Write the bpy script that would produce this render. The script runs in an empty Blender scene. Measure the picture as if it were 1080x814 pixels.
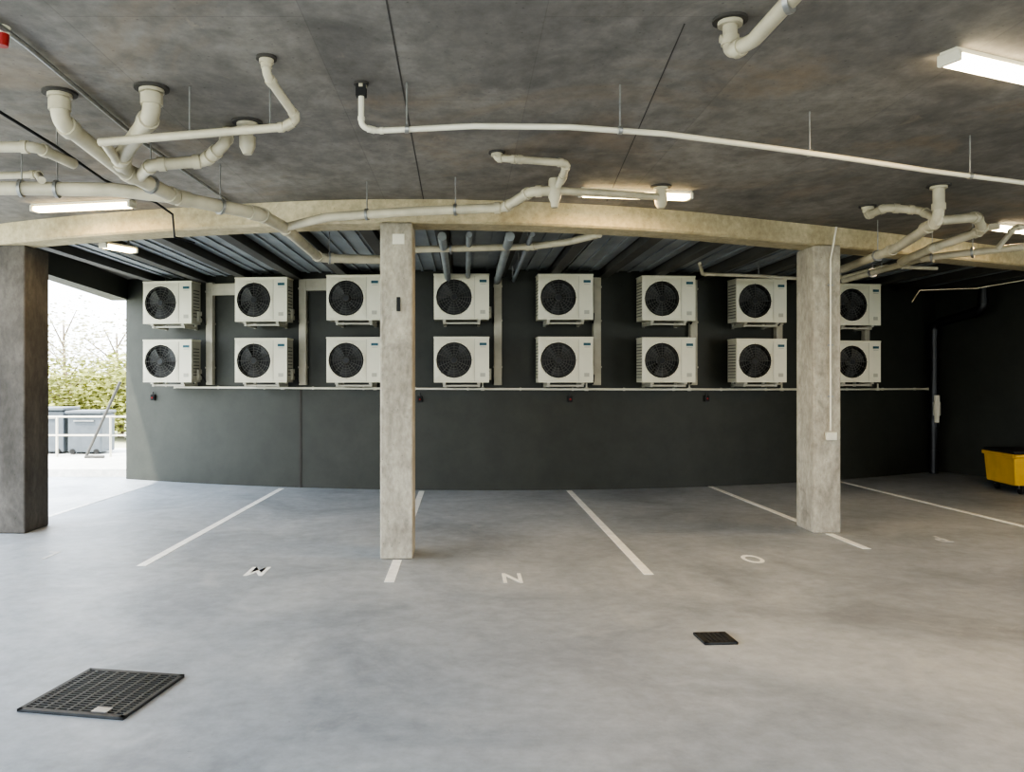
import bpy, bmesh, math, random
from mathutils import Vector, Matrix
random.seed(4)
S = bpy.context.scene

# ---------------------------------------------------------------- survey
F = 850.0; CX = 490.0; HY = 400.0; EYE = 1.8
def P(px, py, z):
    d = (z-EYE)*F/(HY-py)
    return Vector(((px-CX)/F*d, d, z))
def G(px, py):
    d = EYE*F/(py-HY)
    return Vector(((px-CX)/F*d, d, 0))
CEIL = 3.6
def wall_y(x): return 13.08 - .029*x + .03505*x*x
def wall_s(x): return -.029 + .0701*x
BP = [(-9.5,12.3),(-7.5,10.6),(-5.38,9.33),(-3,8.45),(-.7,8.05),(1.7,8.4),(3.95,9.33),(5.6,10.1),(7.5,11.0),(9.5,11.9),(11.5,12.8)]
def beam_y(x):
    for i in range(1, len(BP)-2):
        if BP[i][0] <= x <= BP[i+1][0]: break
    p0,p1,p2,p3 = BP[i-1],BP[i],BP[i+1],BP[i+2]
    t = (x-p1[0])/(p2[0]-p1[0])
    h = p2[0]-p1[0]
    m1 = (p2[1]-p0[1])/(p2[0]-p0[0])*h; m2=(p3[1]-p1[1])/(p3[0]-p1[0])*h
    return (2*t**3-3*t*t+1)*p1[1]+(t**3-2*t*t+t)*m1+(-2*t**3+3*t*t)*p2[1]+(t**3-t*t)*m2

# ---------------------------------------------------------------- materials
def newmat(name):
    m = bpy.data.materials.new(name); m.use_nodes = True
    nt = m.node_tree; return m, nt, nt.nodes["Principled BSDF"]
def plain(name, col, rough=.6, metal=0, var=.12, scale=6, spec=.5, emis=None, es=0):
    m, nt, b = newmat(name)
    tc = nt.nodes.new("ShaderNodeTexCoord"); n = nt.nodes.new("ShaderNodeTexNoise")
    n.inputs["Scale"].default_value = scale; n.inputs["Detail"].default_value = 6
    nt.links.new(tc.outputs["Object"], n.inputs["Vector"])
    r = nt.nodes.new("ShaderNodeValToRGB")
    r.color_ramp.elements[0].position=.3; r.color_ramp.elements[1].position=.7
    r.color_ramp.elements[0].color = [c*(1-var) for c in col]+[1]
    r.color_ramp.elements[1].color = [min(1,c*(1+var)) for c in col]+[1]
    nt.links.new(n.outputs["Fac"], r.inputs["Fac"]); nt.links.new(r.outputs["Color"], b.inputs["Base Color"])
    b.inputs["Roughness"].default_value = rough; b.inputs["Metallic"].default_value = metal
    b.inputs["Specular IOR Level"].default_value = spec
    if emis:
        b.inputs["Emission Color"].default_value = (*emis,1); b.inputs["Emission Strength"].default_value = es
    return m
def concrete(name, stops, big=.35, fine=9, rough=.75, stretch=(1,1,1), bump=.15, stains=(), pores=True, distort=.6, fr=(.8,1.16), panels=None):
    m, nt, b = newmat(name)
    N = nt.nodes.new; L = nt.links.new
    tc = N("ShaderNodeTexCoord"); mp = N("ShaderNodeMapping"); mp.inputs["Scale"].default_value = stretch
    L(tc.outputs["Object"], mp.inputs["Vector"])
    n1 = N("ShaderNodeTexNoise"); n1.inputs["Scale"].default_value = big; n1.inputs["Detail"].default_value=9
    n1.inputs["Roughness"].default_value=.62; n1.inputs["Distortion"].default_value=distort
    L(mp.outputs["Vector"], n1.inputs["Vector"])
    r = N("ShaderNodeValToRGB"); cr = r.color_ramp
    while len(cr.elements) < len(stops): cr.elements.new(.5)
    for e,(p,c) in zip(cr.elements, stops): e.position=p; e.color=(*c,1)
    L(n1.outputs["Fac"], r.inputs["Fac"])
    n2 = N("ShaderNodeTexNoise"); n2.inputs["Scale"].default_value = fine; n2.inputs["Detail"].default_value=8
    n2.inputs["Roughness"].default_value=.7
    L(mp.outputs["Vector"], n2.inputs["Vector"])
    mr = N("ShaderNodeMapRange"); mr.inputs["From Min"].default_value=.3; mr.inputs["From Max"].default_value=.7
    mr.inputs["To Min"].default_value=fr[0]; mr.inputs["To Max"].default_value=fr[1]
    L(n2.outputs["Fac"], mr.inputs["Value"])
    mx = N("ShaderNodeMix"); mx.data_type='RGBA'; mx.blend_type='MULTIPLY'; mx.inputs["Factor"].default_value=1
    L(r.outputs["Color"], mx.inputs["A"]); L(mr.outputs["Result"], mx.inputs["B"])
    out = mx.outputs["Result"]
    for k,stain in enumerate(stains):
        mp3 = N("ShaderNodeMapping"); mp3.inputs["Location"].default_value=(7.3*k+3,2.1*k,0)
        L(tc.outputs["Object"], mp3.inputs["Vector"])
        n3 = N("ShaderNodeTexNoise"); n3.inputs["Scale"].default_value=stain[1]; n3.inputs["Detail"].default_value=7
        n3.inputs["Roughness"].default_value=.65; n3.inputs["Distortion"].default_value=.8
        L(mp3.outputs["Vector"], n3.inputs["Vector"])
        m3 = N("ShaderNodeMapRange"); m3.inputs["From Min"].default_value=stain[2]; m3.inputs["From Max"].default_value=stain[3]
        m3.inputs["To Max"].default_value=stain[4]
        L(n3.outputs["Fac"], m3.inputs["Value"])
        x2 = N("ShaderNodeMix"); x2.data_type='RGBA'
        L(m3.outputs["Result"], x2.inputs["Factor"]); L(out, x2.inputs["A"]); x2.inputs["B"].default_value=(*stain[0],1)
        out = x2.outputs["Result"]
    if panels:
        bt = N("ShaderNodeTexBrick"); bt.offset=0.5; bt.inputs["Scale"].default_value=1
        bt.inputs["Brick Width"].default_value=panels[0]; bt.inputs["Row Height"].default_value=panels[1]
        bt.inputs["Mortar Size"].default_value=.004; bt.inputs["Mortar Smooth"].default_value=.5
        bt.inputs["Color1"].default_value=(.90,.90,.91,1); bt.inputs["Color2"].default_value=(1.08,1.06,1.03,1); bt.inputs["Mortar"].default_value=(.75,.74,.73,1)
        mp5=N("ShaderNodeMapping"); mp5.inputs["Rotation"].default_value=(0,0,math.pi/2); mp5.inputs["Location"].default_value=(.4,-.4,0)
        L(tc.outputs["Object"], mp5.inputs["Vector"]); L(mp5.outputs["Vector"], bt.inputs["Vector"])
        x5 = N("ShaderNodeMix"); x5.data_type='RGBA'; x5.blend_type='MULTIPLY'; x5.inputs["Factor"].default_value=.7
        L(out, x5.inputs["A"]); L(bt.outputs["Color"], x5.inputs["B"]); out = x5.outputs["Result"]
    if pores:
        v = N("ShaderNodeTexVoronoi"); v.inputs["Scale"].default_value=14
        L(tc.outputs["Object"], v.inputs["Vector"])
        m4 = N("ShaderNodeMapRange"); m4.inputs["From Min"].default_value=.05; m4.inputs["From Max"].default_value=.12
        m4.inputs["To Min"].default_value=.5
        L(v.outputs["Distance"], m4.inputs["Value"])
        x4 = N("ShaderNodeMix"); x4.data_type='RGBA'; x4.blend_type='MULTIPLY'; x4.inputs["Factor"].default_value=.6
        L(out, x4.inputs["A"]); L(m4.outputs["Result"], x4.inputs["B"]); out = x4.outputs["Result"]
    L(out, b.inputs["Base Color"])
    b.inputs["Roughness"].default_value = rough
    bp = N("ShaderNodeBump"); bp.inputs["Strength"].default_value=bump; bp.inputs["Distance"].default_value=.02
    L(n2.outputs["Fac"], bp.inputs["Height"]); L(bp.outputs["Normal"], b.inputs["Normal"])
    return m

M_floor = concrete("floor_concrete", [(.28,(.235,.26,.295)),(.42,(.315,.35,.395)),(.56,(.375,.41,.455)),(.75,(.46,.495,.535))],
                   big=.6, fine=7, rough=.5, bump=.05, pores=False, distort=1.0, fr=(.84,1.13),
                   stains=(((.22,.24,.275),.9,.53,.72,.6),((.52,.545,.56),1.8,.58,.75,.45),((.12,.12,.12),9,.69,.74,.6)))
M_ceil = concrete("ceiling_concrete", [(.25,(.105,.096,.088)),(.42,(.175,.163,.15)),(.58,(.24,.224,.206)),(.8,(.34,.315,.285))],
                   big=.6, fine=7, rough=.8, stretch=(1,.8,1), fr=(.72,1.2), panels=(2.4,1.2),
                   stains=(((.30,.215,.13),.5,.55,.76,.65),((.10,.094,.088),1.4,.53,.70,.6),((.36,.30,.235),3,.64,.74,.5)))
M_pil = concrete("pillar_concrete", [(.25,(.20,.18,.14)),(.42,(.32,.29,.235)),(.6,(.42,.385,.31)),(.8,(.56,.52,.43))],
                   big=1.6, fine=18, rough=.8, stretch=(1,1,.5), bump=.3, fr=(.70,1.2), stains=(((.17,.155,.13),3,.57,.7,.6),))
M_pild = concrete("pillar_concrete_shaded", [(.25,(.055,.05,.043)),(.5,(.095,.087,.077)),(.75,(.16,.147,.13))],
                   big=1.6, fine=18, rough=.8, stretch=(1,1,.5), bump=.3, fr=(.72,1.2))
M_beam = concrete("beam_concrete", [(.25,(.31,.26,.16)),(.5,(.45,.39,.26)),(.75,(.6,.53,.37))],
                   big=.9, fine=14, rough=.8, bump=.2, fr=(.75,1.18))
M_wall = concrete("charcoal_paint", [(.25,(.028,.0305,.0235)),(.55,(.036,.0385,.030)),(.8,(.046,.048,.039))],
                   big=.3, fine=3, rough=.55, bump=.03, pores=False)
M_joint = plain("joint_dark",(.07,.065,.06),.9)
M_deck = plain("deck_sheet",(.28,.30,.31),.55,.2,.15,2)
M_joist = plain("joist_steel",(.075,.072,.066),.6)
M_pvc = plain("pvc_cream",(.46,.42,.32),.42,0,.18,5)
M_pvcw = plain("pvc_white",(.62,.59,.49),.45,0,.06,4)
M_pvcb = plain("pvc_black",(.012,.012,.013),.35)
M_flange = plain("flange_dark",(.06,.055,.05),.7)
M_steel = plain("galvanised",(.32,.32,.31),.4,.7,.15,20)
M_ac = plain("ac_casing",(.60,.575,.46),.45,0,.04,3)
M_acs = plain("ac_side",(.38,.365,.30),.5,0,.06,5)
M_acd = plain("ac_dark",(.009,.010,.011),.5)
M_blade = plain("fan_blade",(.06,.062,.062),.45)
M_wire = plain("grille_wire",(.12,.117,.105),.5)
M_coil = plain("coil_fins",(.12,.12,.105),.5,.5)
M_label = plain("label_blue",(.02,.09,.12),.5)
M_duct = plain("line_duct",(.40,.375,.30),.6,0,.12,5)
M_paint = plain("line_paint",(.86,.88,.88),.6,0,.1,9)
M_paintf = plain("faded_paint",(.56,.58,.60),.7,0,.2,12)
M_iron = plain("cast_iron",(.05,.053,.055),.5,.3)
M_pit = plain("drain_pit",(.006,.006,.006),.9)
M_tube = plain("light_diffuser",(.9,.85,.7),.4,emis=(1,.76,.38),es=11)
M_tubew = plain("light_diffuser_bright",(.9,.85,.75),.4,emis=(1,.84,.55),es=17)
M_red = plain("red_plastic",(.3,.015,.012),.4)
M_yel = plain("yellow_steel",(.60,.36,.03),.45,0,.1,4)
M_blk = plain("black_rubber",(.015,.015,.015),.7)
M_conc_out = concrete("outside_concrete", [(.3,(.5,.5,.48)),(.7,(.68,.68,.65))], rough=.85)
M_grass = concrete("outside_ground", [(.3,(.35,.36,.25)),(.7,(.55,.54,.4))], rough=.95)
M_bin = plain("bin_grey",(.10,.115,.13),.5)
M_leaf = plain("leaf_green",(.30,.31,.12),.7,0,.45,1.5,spec=.1)
M_leafp = plain("leaf_pale",(.52,.50,.38),.7,0,.3,1.5,spec=.1)
M_bark = plain("bark",(.2,.16,.12),.9)

# ---------------------------------------------------------------- mesh builder
class MB:
    def __init__(s): s.v=[]; s.f=[]; s.m=[]; s.mats=[]; s.sm=[]
    def mi(s,mat):
        if mat not in s.mats: s.mats.append(mat)
        return s.mats.index(mat)
    def add(s, vs, fs, mat, smooth=False):
        o=len(s.v); s.v += [Vector(v) for v in vs]; k=s.mi(mat)
        for f in fs: s.f.append([i+o for i in f]); s.m.append(k); s.sm.append(smooth)
    def box(s, c, size, mat, rot=None, bev=0):
        x,y,z=[a/2 for a in size]; c=Vector(c)
        if bev<=0:
            vs=[Vector((i,j,k)) for i in(-x,x) for j in(-y,y) for k in(-z,z)]
            fs=[(0,1,3,2),(4,6,7,5),(0,4,5,1),(2,3,7,6),(0,2,6,4),(1,5,7,3)]
        else:
            bm=bmesh.new(); bmesh.ops.create_cube(bm,size=1)
            for v in bm.verts: v.co=Vector((v.co.x*2*x,v.co.y*2*y,v.co.z*2*z))
            bmesh.ops.bevel(bm,geom=bm.edges[:],offset=bev,segments=2,affect='EDGES',profile=.5)
            bm.verts.index_update()
            vs=[v.co.copy() for v in bm.verts]; fs=[[v.index for v in f.verts] for f in bm.faces]; bm.free()
        if rot: vs=[rot@v for v in vs]
        s.add([v+c for v in vs], fs, mat)
    def tube(s, pts, r, mat, n=12, cap=True, smooth=True):
        pts=[Vector(p) for p in pts]
        rs = r if isinstance(r,(list,tuple)) else [r]*len(pts)
        T=[]
        for i in range(len(pts)):
            a=pts[max(i-1,0)]; b=pts[min(i+1,len(pts)-1)]
            d=(b-a); T.append(d.normalized() if d.length>1e-9 else Vector((0,0,1)))
        up=Vector((0,0,1)) if abs(T[0].z)<.9 else Vector((0,1,0))
        u=T[0].cross(up).normalized(); vs=[]
        for i,p in enumerate(pts):
            u=(u-T[i]*u.dot(T[i])).normalized(); w=T[i].cross(u)
            for k in range(n):
                a=2*math.pi*k/n; vs.append(p+(u*math.cos(a)+w*math.sin(a))*rs[i])
        fs=[]
        for i in range(len(pts)-1):
            for k in range(n): fs.append((i*n+k,i*n+(k+1)%n,(i+1)*n+(k+1)%n,(i+1)*n+k))
        s.add(vs,fs,mat,smooth)
        if cap: s.add(vs,[list(range(n))[::-1],[(len(pts)-1)*n+k for k in range(n)]],mat)
    def pipe(s, pts, r, mat, bend=None, collars=True):
        pts=[Vector(p) for p in pts]; bend=bend or r*2.2
        out=[pts[0]]; col=[]
        for i in range(1,len(pts)-1):
            a,b,c=pts[i-1],pts[i],pts[i+1]
            d1=(a-b); d2=(c-b); ang=d1.angle(d2)
            l=min(bend/max(math.tan(ang/2),.05) if ang<3.0 else 0.02, d1.length*.45, d2.length*.45)
            p1=b+d1.normalized()*l; p2=b+d2.normalized()*l
            for k in range(7):
                t=k/6; out.append(p1*(1-t)**2+b*2*t*(1-t)+p2*t*t)
            if ang<2.75: col += [(p1,d1.normalized()),(p2,d2.normalized())]
        out.append(pts[-1]); s.tube(out,r,mat)
        if collars:
            for p,d in col: s.tube([p-d*r*.3,p+d*r*.9],r*1.22,mat)
    def flange(s, p, r, mat, z=CEIL):
        s.tube([(p.x,p.y,z),(p.x,p.y,z-.015)],r*1.9,M_flange,n=20)
        s.tube([(p.x,p.y,z),(p.x,p.y,z-.035)],r*1.35,mat,n=16)
    def rod(s,p,top=CEIL):
        s.tube([(p.x,p.y,p.z),(p.x,p.y,top)],.006,M_steel,n=6)
    def clip(s,p,r,d):
        d=Vector(d).normalized(); s.tube([p-d*.012,p+d*.012],r*1.3,M_steel)
    def obj(s,name,loc=None):
        me=bpy.data.meshes.new(name); me.from_pydata([tuple(v) for v in s.v],[],s.f)
        for m in s.mats: me.materials.append(m)
        me.polygons.foreach_set("material_index",s.m); me.polygons.foreach_set("use_smooth",s.sm)
        bm=bmesh.new(); bm.from_mesh(me); bmesh.ops.recalc_face_normals(bm,faces=bm.faces); bm.to_mesh(me); bm.free()
        me.update(); o=bpy.data.objects.new(name,me); S.collection.objects.link(o)
        if loc is not None: o.location=loc
        return o
def part(o,parent): o.parent=parent; return o

# ---------------------------------------------------------------- shell
b=MB(); b.box((1.5,7.5,-.1),(23,25,.2),M_floor); b.obj("floor")
def slab(name, pts, z0, z1, mat):
    n=len(pts); b=MB()
    b.add([(x,y,z0) for x,y in pts]+[(x,y,z1) for x,y in pts],
          [list(range(n))[::-1],list(range(n,2*n))]+[(i,(i+1)%n,n+(i+1)%n,n+i) for i in range(n)],mat)
    return b.obj(name)
ceil = slab("ceiling",[(-6.6,-3.0),(13,-3.0),(13,18),(-6.6,18)],CEIL,CEIL+.3,M_ceil)
def strip(b,a,c,w,z,h,mat):
    a=Vector(a); c=Vector(c); d=(c-a).normalized(); n=Vector((-d.y,d.x))*w/2
    q=[a+n,a-n,c-n,c+n]
    b.add([(p.x,p.y,z) for p in q]+[(p.x,p.y,z+h) for p in q],[(0,1,2,3),(7,6,5,4),(0,4,5,1),(1,5,6,2),(2,6,7,3),(3,7,4,0)],mat)
b=MB()
for (p,q,w) in [((402,-30),(447,212),.009),((722,25),(640,212),.006)]:
    A=P(p[0],p[1],CEIL); B=P(q[0],q[1],CEIL); strip(b,A.xy,B.xy,w,CEIL-.002,.002,M_joint)
part(b.obj("formwork_joints"),ceil)

# back wall (curved in plan)
b=MB(); xs=[-6.12+ i*(9.22+6.12)/60 for i in range(61)]
front=[(x,wall_y(x)) for x in xs]; th=.25
vs=[]; 
for x,y in front: vs += [(x,y,0),(x,y,CEIL),(x,y+th,0),(x,y+th,CEIL)]
fs=[]
for i in range(60):
    a=i*4; c=a+4; fs += [(a,c,c+1,a+1),(a+2,a+3,c+3,c+2),(a+1,c+1,c+3,a+3)]
fs += [(0,1,3,2),(240,242,243,241)]
b.add(vs,fs,M_wall); wallb=b.obj("wall_back")
cr=Vector((9.22,wall_y(9.22)))
slab("wall_right",[(cr.x,cr.y+.25),(cr.x,cr.y),(10.0,14.1),(11.6,10.2),(12.4,7),(12.7,7),(11.9,10.3),(10.25,14.2),(9.5,16.1)],0,CEIL,M_wall)
slab("unseen_light_blocker",[(5.0,-3.0),(12.7,-3.0),(12.7,-2.75),(5.0,-2.75)],0,CEIL,M_pil)  # unseen wall added behind the camera so daylight enters mainly from the left
def wall_at(px):
    X=0
    for _ in range(30): X=(px-CX)/F*wall_y(X)
    return X
b=MB(); X=wall_at(317); b.box((X,wall_y(X)-.006,1.0),(.03,.014,2.0),M_joint); part(b.obj("expansion_joint"),wallb)
# left lintel beam
slab("lintel_beam",[(-5.75,9.6),(-5.55,9.6),(-6.1,14.75),(-6.45,14.75)],3.24,CEIL,M_wall)

# main ceiling beam
b=MB(); xs=[-6.55+i*(12.6-1.2+6.5)/70 for i in range(71)]; xs=[x for x in xs if x<=11.2]
vs=[]
for x in xs:
    y=beam_y(x); vs += [(x,y,3.385),(x,y,CEIL),(x,y+.42,CEIL),(x,y+.42,3.385),(x,y+.03,3.365),(x,y+.39,3.365)]
fs=[]
for i in range(len(xs)-1):
    a=i*6;c=a+6
    for p,q in((1,0),(0,4),(4,5),(5,3),(3,2)): fs.append((a+p,a+q,c+q,c+p))
fs.append((0,4,5,3,2,1)); e=(len(xs)-1)*6; fs.append(tuple(e+i for i in (1,2,3,5,4,0)))
b.add(vs,fs,M_beam); b.obj("ceiling_beam")

# pillars
def pillar(x0,x1,y0,y1,mat):
    b=MB(); b.box(((x0+x1)/2,(y0+y1)/2,3.37/2),(x1-x0,y1-y0,3.37),mat,bev=.018)
    return b
b=pillar(-.845,-.52,8.05,8.5,M_pil)
b.box((-.66,8.045,3.2),(.12,.012,.10),M_pvcw); b.box((-.66,8.04,2.55),(.035,.02,.14),M_blk)
b.obj("concrete_pillar")
b=pillar(4.08,4.40,9.42,9.92,M_pil)
b.obj("concrete_pillar")
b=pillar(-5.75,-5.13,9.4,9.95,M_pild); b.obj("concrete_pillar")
# conduit on pillar
b=MB(); px=4.27
b.pipe([(px+.02,9.3,3.56),(px+.01,9.38,3.3),(px,9.405,3.2),(px,9.405,1.2)],.012,M_pvcw,collars=False)
b.box((px,9.39,1.14),(.12,.06,.10),M_pvcw,bev=.01)
for z in(2.9,2.2,1.6): b.box((px,9.41,z),(.06,.02,.02),M_steel)
b.obj("conduit_and_socket")

# metal deck behind beam
b=MB()
x=-5.3
while x<9.0:
    y0=beam_y(x)+.5; y1=min(wall_y(x),wall_y(x+.1))-.05
    b.box((x,(y0+y1)/2,3.53),(.09,y1-y0,.13),M_joist)
    b.box((x,(y0+y1)/2,3.46),(.15,y1-y0,.015),M_joist)
    xm=x+.42; ya=beam_y(xm)+.5; yb=wall_y(xm)-.1
    b.box((xm,(ya+yb)/2,CEIL-.02),(.66,yb-ya,.03),M_deck)
    for q in(-.2,0,.2): b.box((xm+q,(ya+yb)/2,CEIL-.045),(.05,yb-ya,.02),M_deck)
    x+=.84
b.obj("steel_deck_joists")
b=MB()
for X,zz,r in((-.25,3.38,.05),(.05,3.4,.035),(.5,3.38,.055),(.75,3.4,.03)):
    b.tube([(X,8.9,zz),(X*1.05,wall_y(X)-.06,zz)],r,M_deck)
    for y in(9.6,11.2,12.6): b.box((X,y,3.5),(.02,.02,.2),M_steel)
b.obj("service_conduits")

# ---------------------------------------------------------------- floor marks
def line(a,c,w=.09,mat=M_paint):
    b=MB(); strip(b,a,c,w,0,.003,mat); return b.obj("parking_line")
line((-3.12,7.77),(-3.02,13.3)); line((-.67,7.15),(-.67,8.03)); line((-.69,8.53),(-.69,12.98)); line((1.70,7.43),(1.69,13.05))
line((4.27,8.55),(4.25,9.4)); line((4.24,9.94),(4.13,13.55)); line((6.9,8.9),(6.6,14.3)); line((-5.46,10.2),(-5.38,13.9),.08,M_paintf)
for ch,(px,py),mt in (("L",(52,585),M_paintf),("M",(272,602),M_paint),("N",(540,609),M_paint),("O",(793,589),M_paint),("P",(990,568),M_paintf)):
    cu=bpy.data.curves.new("t",'FONT'); cu.body=ch; cu.size=.42; cu.align_x='CENTER'; cu.align_y='CENTER'; cu.extrude=.001; cu.offset=.008
    t=bpy.data.objects.new("t",cu); S.collection.objects.link(t)
    bpy.context.view_layer.update()
    me=bpy.data.meshes.new_from_object(t.evaluated_get(bpy.context.evaluated_depsgraph_get()))
    bpy.data.objects.remove(t); me.materials.clear(); me.materials.append(mt)
    o=bpy.data.objects.new("floor_letter",me); S.collection.objects.link(o)
    p=G(px,py); o.location=(p.x,p.y,.0015); o.rotation_euler=(0,0,math.pi); o.scale=(.62,1.15,1)

# drain grate
def grate(name,c,ang,sz,n1,n2,tag=True):
    b=MB(); h=sz/2
    b.box((0,0,.002),(sz,sz,.004),M_pit)
    for s in(-1,1):
        b.box((0,s*(h-.012),.008),(sz,.024,.016),M_iron); b.box((s*(h-.012),0,.008),(.024,sz,.016),M_iron)
    for i in range(1,n1): b.box((0,-h+sz*i/n1,.012),(sz-.05,sz/n1*.38,.008),M_iron)
    for i in range(1,n2): b.box((-h+sz*i/n2,0,.012),(.016,sz-.05,.009),M_iron)
    if tag: b.box((.15,-.25,.013),(.09,.06,.016),M_steel)
    o=b.obj(name); o.location=c; o.rotation_euler=(0,0,ang); return o
grate("storm_drain_grate",(-2.06,4.62,0),math.radians(-10),.63,22,9)
grate("floor_drain_cover",(1.735,5.58,0),math.radians(4),.23,9,7,False)

# ---------------------------------------------------------------- pipes
b=MB()
A=P(63,97,3.6); B=Vector((A.x,A.y,3.42)); m1=P(130,180,3.3); m2=P(185,208,3.25); m3=P(275,226,3.25); m4=P(300,240,3.25); m5=P(337,272,3.25); m6=P(405,274,3.26); m7=P(440,263,3.36); m8=P(560,260,3.37); m9=P(600,255,3.37); m10=P(632,247,3.37)
b.pipe([A,B,m1,m2,m3,m4,m5,m6],.055,M_pvc,bend=.16); b.flange(A,.055,M_pvc)
b.pipe([m6,m7,m8,m9,m10],.042,M_pvc)
A2=P(160,92,3.6); B2=Vector((A2.x,A2.y,3.43)); b.pipe([A2,B2,P(126,168,3.33),P(136,184,3.3)],.055,M_pvc,bend=.14); b.flange(A2,.055,M_pvc)
b.pipe([P(145,188,3.29),P(160,174,3.3),P(215,170,3.34),P(238,152,3.42),P(240,138,3.58)],.042,M_pvc)
g1=P(-30,198,3.3); g2=P(120,200,3.3); b.pipe([g1,g2,P(178,207,3.26)],.055,M_pvc)
b.pipe([P(-30,155,3.42),P(38,155,3.42),P(78,173,3.4)],.038,M_pvc)
b.pipe([P(-30,186,3.5),P(40,184,3.5),P(44,190,3.35)],.03,M_pvc)
b.pipe([P(110,150,3.3),P(135,186,3.31)],.03,M_pvc)
for t,(p,q) in ((.5,(m1,m2)),(.5,(m2,m3)),(.6,(g1,g2)),(.35,(g1,g2)),(.15,(m5,m6)),(.3,(m7,m8)),(.8,(m7,m8))):
    c=p.lerp(q,t); b.rod(c); b.clip(c,.055,q-p)
for p,d in ((m1,m2-m1),(m2,m3-m2),(m3,m2-m3),(m4,m5-m4)):
    d=d.normalized(); b.tube([p+d*.03,p+d*.12],.066,M_pvc)
b.obj("drain_pipe_stack")

b=MB(); D=P(281,60,3.6)
pp=[D,Vector((D.x,D.y,3.5)),P(314,126,3.36),P(300,134,3.32),P(262,137,3.31),P(105,150,3.3)]
b.pipe(pp,.026,M_pvc,bend=.07); b.flange(D,.03,M_pvc)
b.rod(P(200,142,3.305)); b.rod(P(285,135,3.32)); b.obj("branch_pipe")
b=MB(); E=P(261,128,3.6); b.flange(E,.055,M_pvc)
b.tube([(E.x,E.y,3.6),(E.x,E.y,3.5),(E.x,E.y,3.49),(E.x,E.y,3.42),(E.x,E.y,3.37)],[.04,.04,.058,.055,.03],M_pvc,n=16); b.obj("floor_waste_trap")
# thin conduits
b=MB(); b.pipe([P(-10,20,3.575),P(30,50,3.575),P(150,150,3.575),P(247,216,3.575)],.014,M_steel,collars=False); b.obj("ceiling_conduit")
b=MB(); b.pipe([P(-10,112,3.5),P(60,155,3.45),P(110,190,3.45),P(165,214,3.45),P(182,226,3.42),P(184,250,3.3),P(205,256,3.3)],.010,M_blk,collars=False)
b.rod(P(60,155,3.45)); b.rod(P(165,214,3.45)); b.obj("black_cable")
# long arched pipe
b=MB(); H=P(381,87,3.6)
hp=[H,Vector((H.x,H.y,3.33)),P(398,138,3.32),P(500,133,3.32),P(600,134,3.32),P(700,141,3.32),P(800,154,3.32),P(880,165,3.31),P(980,180,3.3),P(1090,194,3.3),P(1180,206,3.3)]
b.pipe(hp,.018,M_pvcw,bend=.07); b.flange(H,.024,M_pvc)
b.box((H.x,H.y,3.55),(.06,.06,.07),M_blk)
for px,py in((429,136),(654,137.5),(854,161.5),(1023,185.5)):
    q=P(px,py,3.32 if px<860 else 3.3); b.rod(q); b.clip(q,.02,(1,0.1,0))
b.obj("water_pipe")
# pipe in front of beam
b=MB()
i0=P(300,240,3.25); i1=P(345,229,3.29); i2=P(430,223,3.31); i3=P(532,219,3.31); i4=P(560,202,3.36); i5=P(585,201,3.36)
b.pipe([i0,i1,i2,i3,i4,i5],.042,M_pvc,bend=.1)
b.tube([(i5.x,i5.y,3.46),(i5.x,i5.y,3.44),(i5.x,i5.y,3.3),(i5.x,i5.y,3.26),(i5.x,i5.y,3.22)],[.045,.052,.052,.035,.03],M_pvc,n=16)
u0=P(524,160,3.6); b.flange(u0,.034,M_pvc)
b.pipe([u0,Vector((u0.x,u0.y,3.55)),P(545,168,3.52),P(598,172,3.51),P(593,188,3.44),i5],.03,M_pvc,bend=.05)
v0=P(697,196,3.6); b.flange(v0,.05,M_pvc)
b.pipe([i5,P(640,204,3.42),P(685,207,3.49),Vector((v0.x,v0.y,3.5))],.034,M_pvc)
b.tube([(v0.x,v0.y,3.6),(v0.x,v0.y,3.47),(v0.x,v0.y,3.43),(v0.x,v0.y,3.39)],[.045,.058,.055,.03],M_pvc,n=16)
for a,c,t in((i1,i2,.5),(i2,i3,.5)): q=a.lerp(c,t); b.rod(q); b.clip(q,.042,c-a)
b.obj("waste_pipe")
# top right
b=MB(); K=P(770,20,3.6); b.flange(K,.045,M_pvc)
b.pipe([K,Vector((K.x,K.y,3.43)),P(795,42,3.43),P(850,-18,3.44),P(900,-80,3.45)],.037,M_pvc,bend=.05)
b.tube([(K.x-.012,K.y,3.50),(K.x-.05,K.y,3.5)],.02,M_pvc)
q=P(832,2,3.43); b.rod(q); b.clip(q,.04,(1,-1,0)); b.obj("elbow_pipe")
# right cluster
b=MB(); L1=P(990,195,3.6); b.flange(L1,.055,M_pvc)
l2=Vector((L1.x,L1.y,3.27)); l3=P(945,262,3.2); l4=P(888,284,3.2)
b.pipe([L1,l2,l3,l4],.05,M_pvc,bend=.12)
L5=P(915,217,3.6); b.flange(L5,.045,M_pvc)
b.pipe([L5,Vector((L5.x,L5.y,3.5)),P(935,219,3.49),P(972,222,3.45),l2],.04,M_pvc)
b.pipe([l2,P(1030,229,3.36),P(1037,243,3.28),P(985,261,3.2),P(950,276,3.2)],.045,M_pvc,bend=.1)
r0=P(1140,254,3.25); r1=P(1062,262,3.24); r2=P(975,272,3.22); r3=P(890,296,3.2)
b.pipe([r0,r1,r2,r3],.04,M_pvc)
b.pipe([P(1130,236,3.5),P(1070,240,3.45),P(1052,262,3.24)],.03,M_pvc)
for p,q,t in((l3,l4,.3),(r1,r2,.4),(r2,r3,.6),(r1,r2,.9)): c=p.lerp(q,t); b.rod(c); b.clip(c,.05,q-p)
for p in(l3.lerp(l4,.05),l2.lerp(l3,.2)): b.tube([p,p+(l4-l3).normalized()*.1],.062,M_pvc)
b.obj("drain_pipe_cluster")
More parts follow.
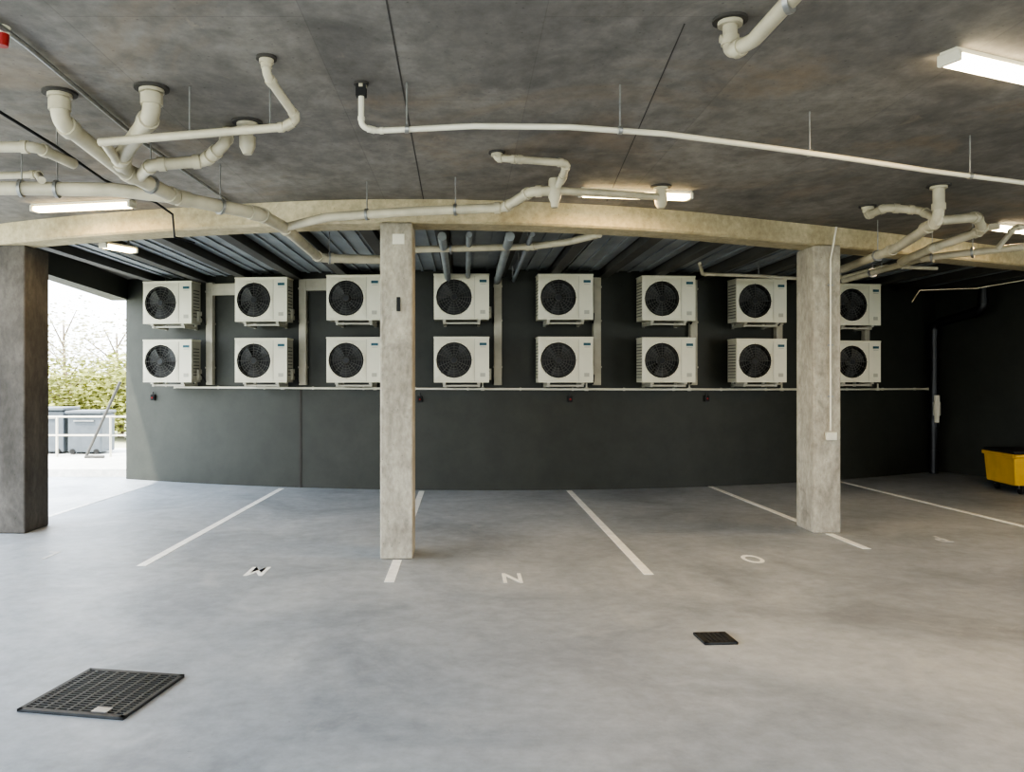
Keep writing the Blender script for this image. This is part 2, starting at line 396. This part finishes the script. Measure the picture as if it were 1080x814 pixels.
b=MB(); t=[P(738,278,3.44),P(741,289,3.36),P(800,291,3.34),P(845,294,3.32),P(890,292,3.33),P(930,281,3.36),P(988,283,3.36)]
b.pipe(t,.026,M_pvc); 
for k in(2,4,5): b.rod(t[k])
b.obj("overflow_pipe")
b=MB(); b.pipe([P(962,318,2.9),P(970,306,3.1),P(1030,304,3.15),P(1100,292,3.3)],.009,M_duct,collars=False); 
b.obj("wall_cable")

# wall pipe for condensate with drops
cols=[179,277,374,487,596,704,801,902]
b=MB(); zc=1.615
xa=wall_at(185); xb=wall_at(974); pts=[]
for i in range(50):
    x=xa+(xb-xa)*i/49; pts.append(Vector((x,wall_y(x)-.06,zc+ .05*(1-i/49))))
b.tube(pts,.019,M_pvcw)
e=pts[-1]; b.pipe([e,e+Vector((.1,.02,0)),e+Vector((.14,.0,-.25)),e+Vector((.24,.0,-.32))],.022,M_pvcw)
for i in range(0,50,3):
    p=pts[i]; b.box((p.x,p.y+.025,p.z),(.025,.05,.05),M_pvcw)
for c in cols[1:]:
    x=wall_at(c+22); t=(x-xa)/(xb-xa); z=zc+.05*(1-t)
    b.tube([(x,wall_y(x)-.06,z),(x,wall_y(x)-.06,z+.10)],.014,M_pvcw); b.tube([(x-.03,wall_y(x-.03)-.06,z),(x+.03,wall_y(x+.03)-.06,z)],.027,M_pvcw)
b.obj("condensate_pipe")
for px in(162,443,601,745):
    X=wall_at(px); y=wall_y(X)
    b=MB(); b.box((X,y-.03,1.48),(.08,.055,.10),M_blk,bev=.01); b.tube([(X,y-.06,1.48),(X,y-.075,1.475)],.014,M_red); b.tube([(X,y-.03,1.52),(X,y-.03,1.58)],.010,M_pvcb)
    b.obj("wall_tap")
# downpipe
b=MB(); dx=9.0; dy=wall_y(9.0)-.2
b.pipe([(dx,dy,0),(dx,dy,2.85),(dx+.2,dy-.35,2.95),(dx+.37,dy-.9,3.05),(dx+.37,dy-.9,CEIL)],.08,M_pvcb,bend=.16)
for z in(.35,.9,2.2): b.tube([(dx,dy,z),(dx,dy,z+.1)],.095,M_pvcb)
b.obj("downpipe")
b=MB(); b.tube([(dx-.03,dy-.15,.98),(dx-.03,dy-.15,1.1),(dx-.03,dy-.15,1.12),(dx-.03,dy-.15,1.36),(dx-.03,dy-.15,1.38),(dx-.03,dy-.15,1.5)],[.045,.045,.065,.065,.05,.05],M_pvcw)
b.obj("bottle_trap")

# ---------------------------------------------------------------- AC units
def ac_mesh():
    W,H,D=.86,.70,.33; b=MB(); yf=-D; x0,x1=-W/2,W/2
    fc=(-.115,.35); sq=.315; R=.275; N=64
    b.add([(x0,0,0),(x0,0,H),(x0,yf,0),(x0,yf,H)],[(0,1,3,2)],M_ac)
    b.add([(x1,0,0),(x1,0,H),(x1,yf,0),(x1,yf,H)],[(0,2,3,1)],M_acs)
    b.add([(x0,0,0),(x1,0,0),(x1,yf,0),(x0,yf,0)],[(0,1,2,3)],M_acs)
    b.add([(x0,0,0),(x1,0,0),(x1,0,H),(x0,0,H)],[(0,1,2,3)],M_coil)
    b.box((0,-D/2,H+.004),(W+.016,D+.016,.028),M_ac,bev=.008)
    b.box((0,yf+.01,.012),(W,.03,.024),M_ac,bev=.004)
    def rect(a,c,z0,z1): b.add([(a,yf,z0),(c,yf,z0),(c,yf,z1),(a,yf,z1)],[(0,1,2,3)],M_ac)
    rect(x0,fc[0]-sq,0,H); rect(fc[0]+sq,x1,0,H); rect(fc[0]-sq,fc[0]+sq,0,fc[1]-sq); rect(fc[0]-sq,fc[0]+sq,fc[1]+sq,H)
    o=[];c1=[];c2=[];c3=[]
    for k in range(N):
        a=2*math.pi*(k+0)/N; ca,sa=math.cos(a),math.sin(a); m=sq/max(abs(ca),abs(sa))
        o.append((fc[0]+ca*m,yf,fc[1]+sa*m)); c1.append((fc[0]+ca*(R+.015),yf-.012,fc[1]+sa*(R+.015)))
        c2.append((fc[0]+ca*R,yf-.008,fc[1]+sa*R)); c3.append((fc[0]+ca*R*.97,yf+.13,fc[1]+sa*R*.97))
    def ring(A,B,mat): b.add(A+B,[(k,(k+1)%N,N+(k+1)%N,N+k) for k in range(N)],mat)
    ring(o,c1,M_ac); ring(c1,c2,M_ac); ring(c2,c3,M_acd); b.add(c3,[list(range(N))],M_acd)
    # fan
    b.tube([(fc[0],yf+.12,fc[1]),(fc[0],yf+.03,fc[1]),(fc[0],yf+.02,fc[1])],[.06,.06,.04],M_blade,n=20)
    for j in range(3):
        a0=j*2*math.pi/3+.4; vs=[]; fs=[]
        nr,na=5,8
        for ir in range(nr):
            r=.055+(.25-.055)*ir/(nr-1); span=1.0+.25*ir/(nr-1)
            for ia in range(na):
                t=ia/(na-1); a=a0+span*(t-.5)+.25*ir/(nr-1)
                vs.append((fc[0]+r*math.cos(a),yf+.03+.08*t,fc[1]+r*math.sin(a)))
        for ir in range(nr-1):
            for ia in range(na-1): q=ir*na+ia; fs.append((q,q+1,q+na+1,q+na))
        b.add(vs,fs,M_blade,True)
    # grille rings
    for rr in [.05,.09,.13,.17,.21,.25]:
        pts=[(fc[0]+rr*math.cos(2*math.pi*k/32),yf-.014,fc[1]+rr*math.sin(2*math.pi*k/32)) for k in range(33)]
        b.tube(pts,.0035,M_wire,n=4,cap=False)
    for k in range(16):
        a=2*math.pi*k/16
        b.tube([(fc[0]+.04*math.cos(a),yf-.016,fc[1]+.04*math.sin(a)),(fc[0]+(R+.012)*math.cos(a),yf-.012,fc[1]+(R+.012)*math.sin(a))],.004,M_wire,n=4)
    b.tube([(fc[0],yf-.022,fc[1]),(fc[0],yf-.008,fc[1])],.045,M_acd,n=20)
    # badge, seam, louvres on side, valve cover
    b.box((.335,yf-.004,.60),(.11,.006,.04),M_label); b.box((.33,yf-.004,.12),(.08,.004,.06),M_acs)
    b.box((.335,yf-.004,.555),(.09,.004,.012),M_acs)
    b.box((fc[0]+sq+.004,yf-.002,.35),(.006,.004,.66),M_acs)
    for k in range(9): b.box((x1+.003,-.16,.12+k*.055),(.008,.2,.012),M_acd)
    for k in range(12): b.box((x0-.003,-.165,.08+k*.048),(.008,.27,.012),M_coil)
    b.box((x1+.02,-.09,.13),(.04,.13,.18),M_acs,bev=.008)
    # feet, bracket arms, rails
    for x in(-.27,.27):
        b.box((x,-.165,-.015),(.05,.34,.03),M_acs); b.box((x,-.05,-.05),(.04,.48,.04),M_acs)
        b.box((x,.16,.02),(.04,.04,.2),M_acs)
    b.box((0,-.26,-.05),(.58,.03,.03),M_acs)
    b.pipe([(x1+.02,-.07,.14),(x1+.06,-.07,.12),(x1+.07,.02,.02),(x1+.07,.08,-.02)],.014,M_blk,collars=False)
    return b
acb=ac_mesh(); ac0=None
Zs=[(2.73),(1.75)]
for i,cx in enumerate(cols):
    X=0
    for _ in range(40):
        yb=wall_y(X)-.2-.05*abs(wall_s(X))/.3; X=(cx-CX)/F*(yb-.33)
    sl=wall_s(X)*.35
    for z in Zs:
        if ac0 is None: ac0=acb.obj("air_conditioner_unit"); o=ac0
        else: o=bpy.data.objects.new("air_conditioner_unit",ac0.data); S.collection.objects.link(o)
        o.location=(X,yb,z); o.rotation_euler=(0,0,math.atan(sl))
    # riser duct beside the column
    b=MB(); xd=X+.58; yw=wall_y(xd); R=Matrix.Rotation(math.atan(wall_s(xd)),3,'Z')
    b.box((xd,yw-.06,2.58),(.13,.09,1.75),M_duct,rot=R,bev=.01)
    for z in(2.0,2.75,3.3): b.box((xd,yw-.06,z),(.145,.105,.03),M_duct,rot=R)
    b.obj("refrigerant_duct")
for pa,pb,z in((224,252,3.33),(321,350,3.36)):
    a=wall_at(pa); c=wall_at(pb); b=MB(); xm=(a+c)/2; R=Matrix.Rotation(math.atan(wall_s(xm)),3,'Z')
    b.box((xm,wall_y(xm)-.06,z),(c-a,.08,.2),M_duct,rot=R,bev=.01); b.obj("horizontal_duct")

# ---------------------------------------------------------------- lights
def batten(px,mat,power,z=CEIL):
    a=P(px[0],px[1],z-.04); c=P(px[2],px[3],z-.04); mid=(a+c)/2; L=(c-a).length; ang=math.atan2(c.y-a.y,c.x-a.x); b=MB()
    b.box((0,0,.0),(L,.10,.03),M_pvcw)
    b.box((0,0,-.035),(L-.05,.12,.05),mat,bev=.015)
    for s in(-1,1): b.box((s*(L/2-.01),0,-.03),(.03,.13,.065),M_pvcw,bev=.008)
    if z<CEIL:
        for s in(-1,1): b.box((s*L*.3,0,(CEIL-z)/2+.01),(.02,.02,CEIL-z+.01),M_steel)
    o=b.obj("batten_light"); o.location=(mid.x,mid.y,z-.016); o.rotation_euler=(0,0,ang)
    ld=bpy.data.lights.new("tube_lamp",'AREA'); ld.shape='RECTANGLE'; ld.size=L-.1; ld.size_y=.1; ld.energy=power; ld.color=(1,.66,.28)
    lo=bpy.data.objects.new("tube_lamp",ld); S.collection.objects.link(lo); lo.parent=o; lo.location=(0,0,-.068)
    return o
batten((612,203,728,207),M_tube,45)
batten((36,220,140,215),M_tube,32)
batten((1000,60,1110,85),M_tubew,50)
batten((1048,239,1120,247),M_tubew,45)
batten((108,258,142,264),M_tube,6,3.43)

# fire beacon at left
b=MB(); p=P(2,28,3.6); b.tube([p,p-Vector((0,0,.04))],.04,M_pvcw); b.tube([p-Vector((0,0,.04)),p-Vector((0,0,.10))],[.035,.03],M_red); b.obj("fire_alarm_beacon")
# ---------------------------------------------------------------- yellow bin
b=MB(); cx,cy=8.9,12.9
bot=[(-.72,-.42,.14),(.72,-.42,.14),(.72,.42,.14),(-.72,.42,.14)]; top=[(-.75,-.45,.58),(.75,-.45,.58),(.75,.45,.58),(-.75,.45,.58)]
b.add(bot+top,[(3,2,1,0),(0,1,5,4),(1,2,6,5),(2,3,7,6),(3,0,4,7),(4,5,6,7)],M_yel)
for s in(-1,1): b.box((0,s*.45,.6),(1.56,.05,.06),M_yel,bev=.01); b.box((s*.75,0,.6),(.05,.95,.06),M_yel,bev=.01)
b.box((0,0,.655),(1.52,.92,.05),M_blk,bev=.015)
for x in(-.5,0,.5): b.box((x,-.44,.37),(.05,.04,.38),M_yel)
b.box((0,0,.13),(1.3,.7,.07),M_blk)
for x in(-.6,.55):
    for y in(-.35,.35):
        b.tube([(x-.02,y,.075),(x+.02,y,.075)],.075,M_blk,n=18); b.box((x,y,.12),(.07,.04,.08),M_steel)
o=b.obj("yellow_waste_skip"); o.location=(cx+.45,cy,0); o.rotation_euler=(0,0,-.12)

# ---------------------------------------------------------------- outside
slab("outside_ground",[(-60,-30),(60,-30),(60,70),(-60,70)],-.35,-.2,M_grass)
slab("paved_terrace",[(-16,14.9),(-6.15,14.9),(-6.15,19.5),(-16,19.5)],-.2,.14,M_conc_out)
def binbox(x,y,w,d,h):
    b=MB(); b.box((0,0,h/2),(w,d,h-.08),M_bin,bev=.03); b.box((0,-.03,h),(w+.06,d+.08,.07),M_bin,bev=.02)
    for s in(-1,1): b.tube([(s*w*.35,-d/2-.02,.06),(s*w*.35,-d/2+.04,.06)],.06,M_blk)
    b.box((0,-d/2-.03,h*.8),(w*.6,.03,.03),M_steel)
    o=b.obj("wheelie_bin"); o.location=(x,y,.14); return o
binbox(-9.35,18.3,.85,.7,1.0); binbox(-8.42,18.2,.75,.7,.93)
b=MB()
yy=17.3
for x in(-9.9,-8.75,-7.6,-6.5): b.tube([(x,yy,.14),(x,yy,1.0)],.025,M_pvcw)
for z in(1.0,.6): b.tube([(-9.9,yy,z),(-6.5,yy,z)],.02,M_pvcw)
b.obj("handrail")
b=MB(); b.tube([(-8.0,17.0,.14),(-7.35,17.2,1.75)],.03,M_joist); b.tube([(-8.0,17.0,.17),(-7.6,17.0,.17)],.03,M_joist)
b.obj("leaning_prop")
def tree(x,y,h,n,r,mat=M_leaf):
    b=MB(); b.tube([(0,0,0),(.1,0,h*.4),(0,.1,h*.8)],[.12,.08,.03],M_bark,n=8)
    for k in range(8):
        a=k*.8; b.tube([(0.05,0,h*(.25+.06*k)),(math.cos(a)*r*.7,math.sin(a)*r*.7,h*(.45+.06*k))],[.04,.015],M_bark,n=5)
    vs=[];fs=[]
    for k in range(n):
        th=random.random()*6.283; u=random.random()**.4; ph=random.uniform(-1,1)
        c=Vector((math.cos(th)*r*u*math.sqrt(1-ph*ph*.8),math.sin(th)*r*u*math.sqrt(1-ph*ph*.8),h*.52+ph*h*.48*u))
        R=Matrix.Rotation(random.random()*6.28,3,'Z')@Matrix.Rotation(random.random()*3,3,'X')
        s=random.uniform(.06,.12); o=len(vs)
        vs += [c+R@Vector(q) for q in((-s,0,0),(0,-s*.45,0),(s,0,0),(0,s*.45,0))]; fs.append((o,o+1,o+2,o+3))
    b.add(vs,fs,mat); o=b.obj("garden_tree"); o.location=(x,y,-.2)
for k in range(9):
    tree(-16.5+k*1.15,26+random.uniform(-1.5,3),random.uniform(2.3,3.9),3000,1.4)
for k in range(4):
    tree(-19+k*2.4,33+random.uniform(-1,1),random.uniform(4.6,5.8),1500,1.8,M_leafp)

# ---------------------------------------------------------------- lighting
w=bpy.data.worlds.new("World"); S.world=w; w.use_nodes=True
bg=w.node_tree.nodes["Background"]; bg.inputs[0].default_value=(.86,.93,1,1); bg.inputs[1].default_value=6.0
sd=bpy.data.lights.new("sun",'SUN'); sd.energy=9; sd.angle=.03; sd.color=(1,.93,.8)
so=bpy.data.objects.new("sun",sd); S.collection.objects.link(so); so.rotation_euler=(math.radians(25),math.radians(-18),0)
try: S.view_settings.look='AgX - High Contrast'
except Exception as ex: print(ex)

cd=bpy.data.cameras.new("camera"); cam=bpy.data.objects.new("camera",cd); S.collection.objects.link(cam)
cam.location=(0,0,EYE); cam.rotation_euler=(math.pi/2,0,0)
cd.sensor_width=36; cd.lens=F/1080*36; cd.shift_x=(540-CX)/1080; cd.shift_y=-(407-HY)/1080; cd.clip_end=300
S.camera=cam
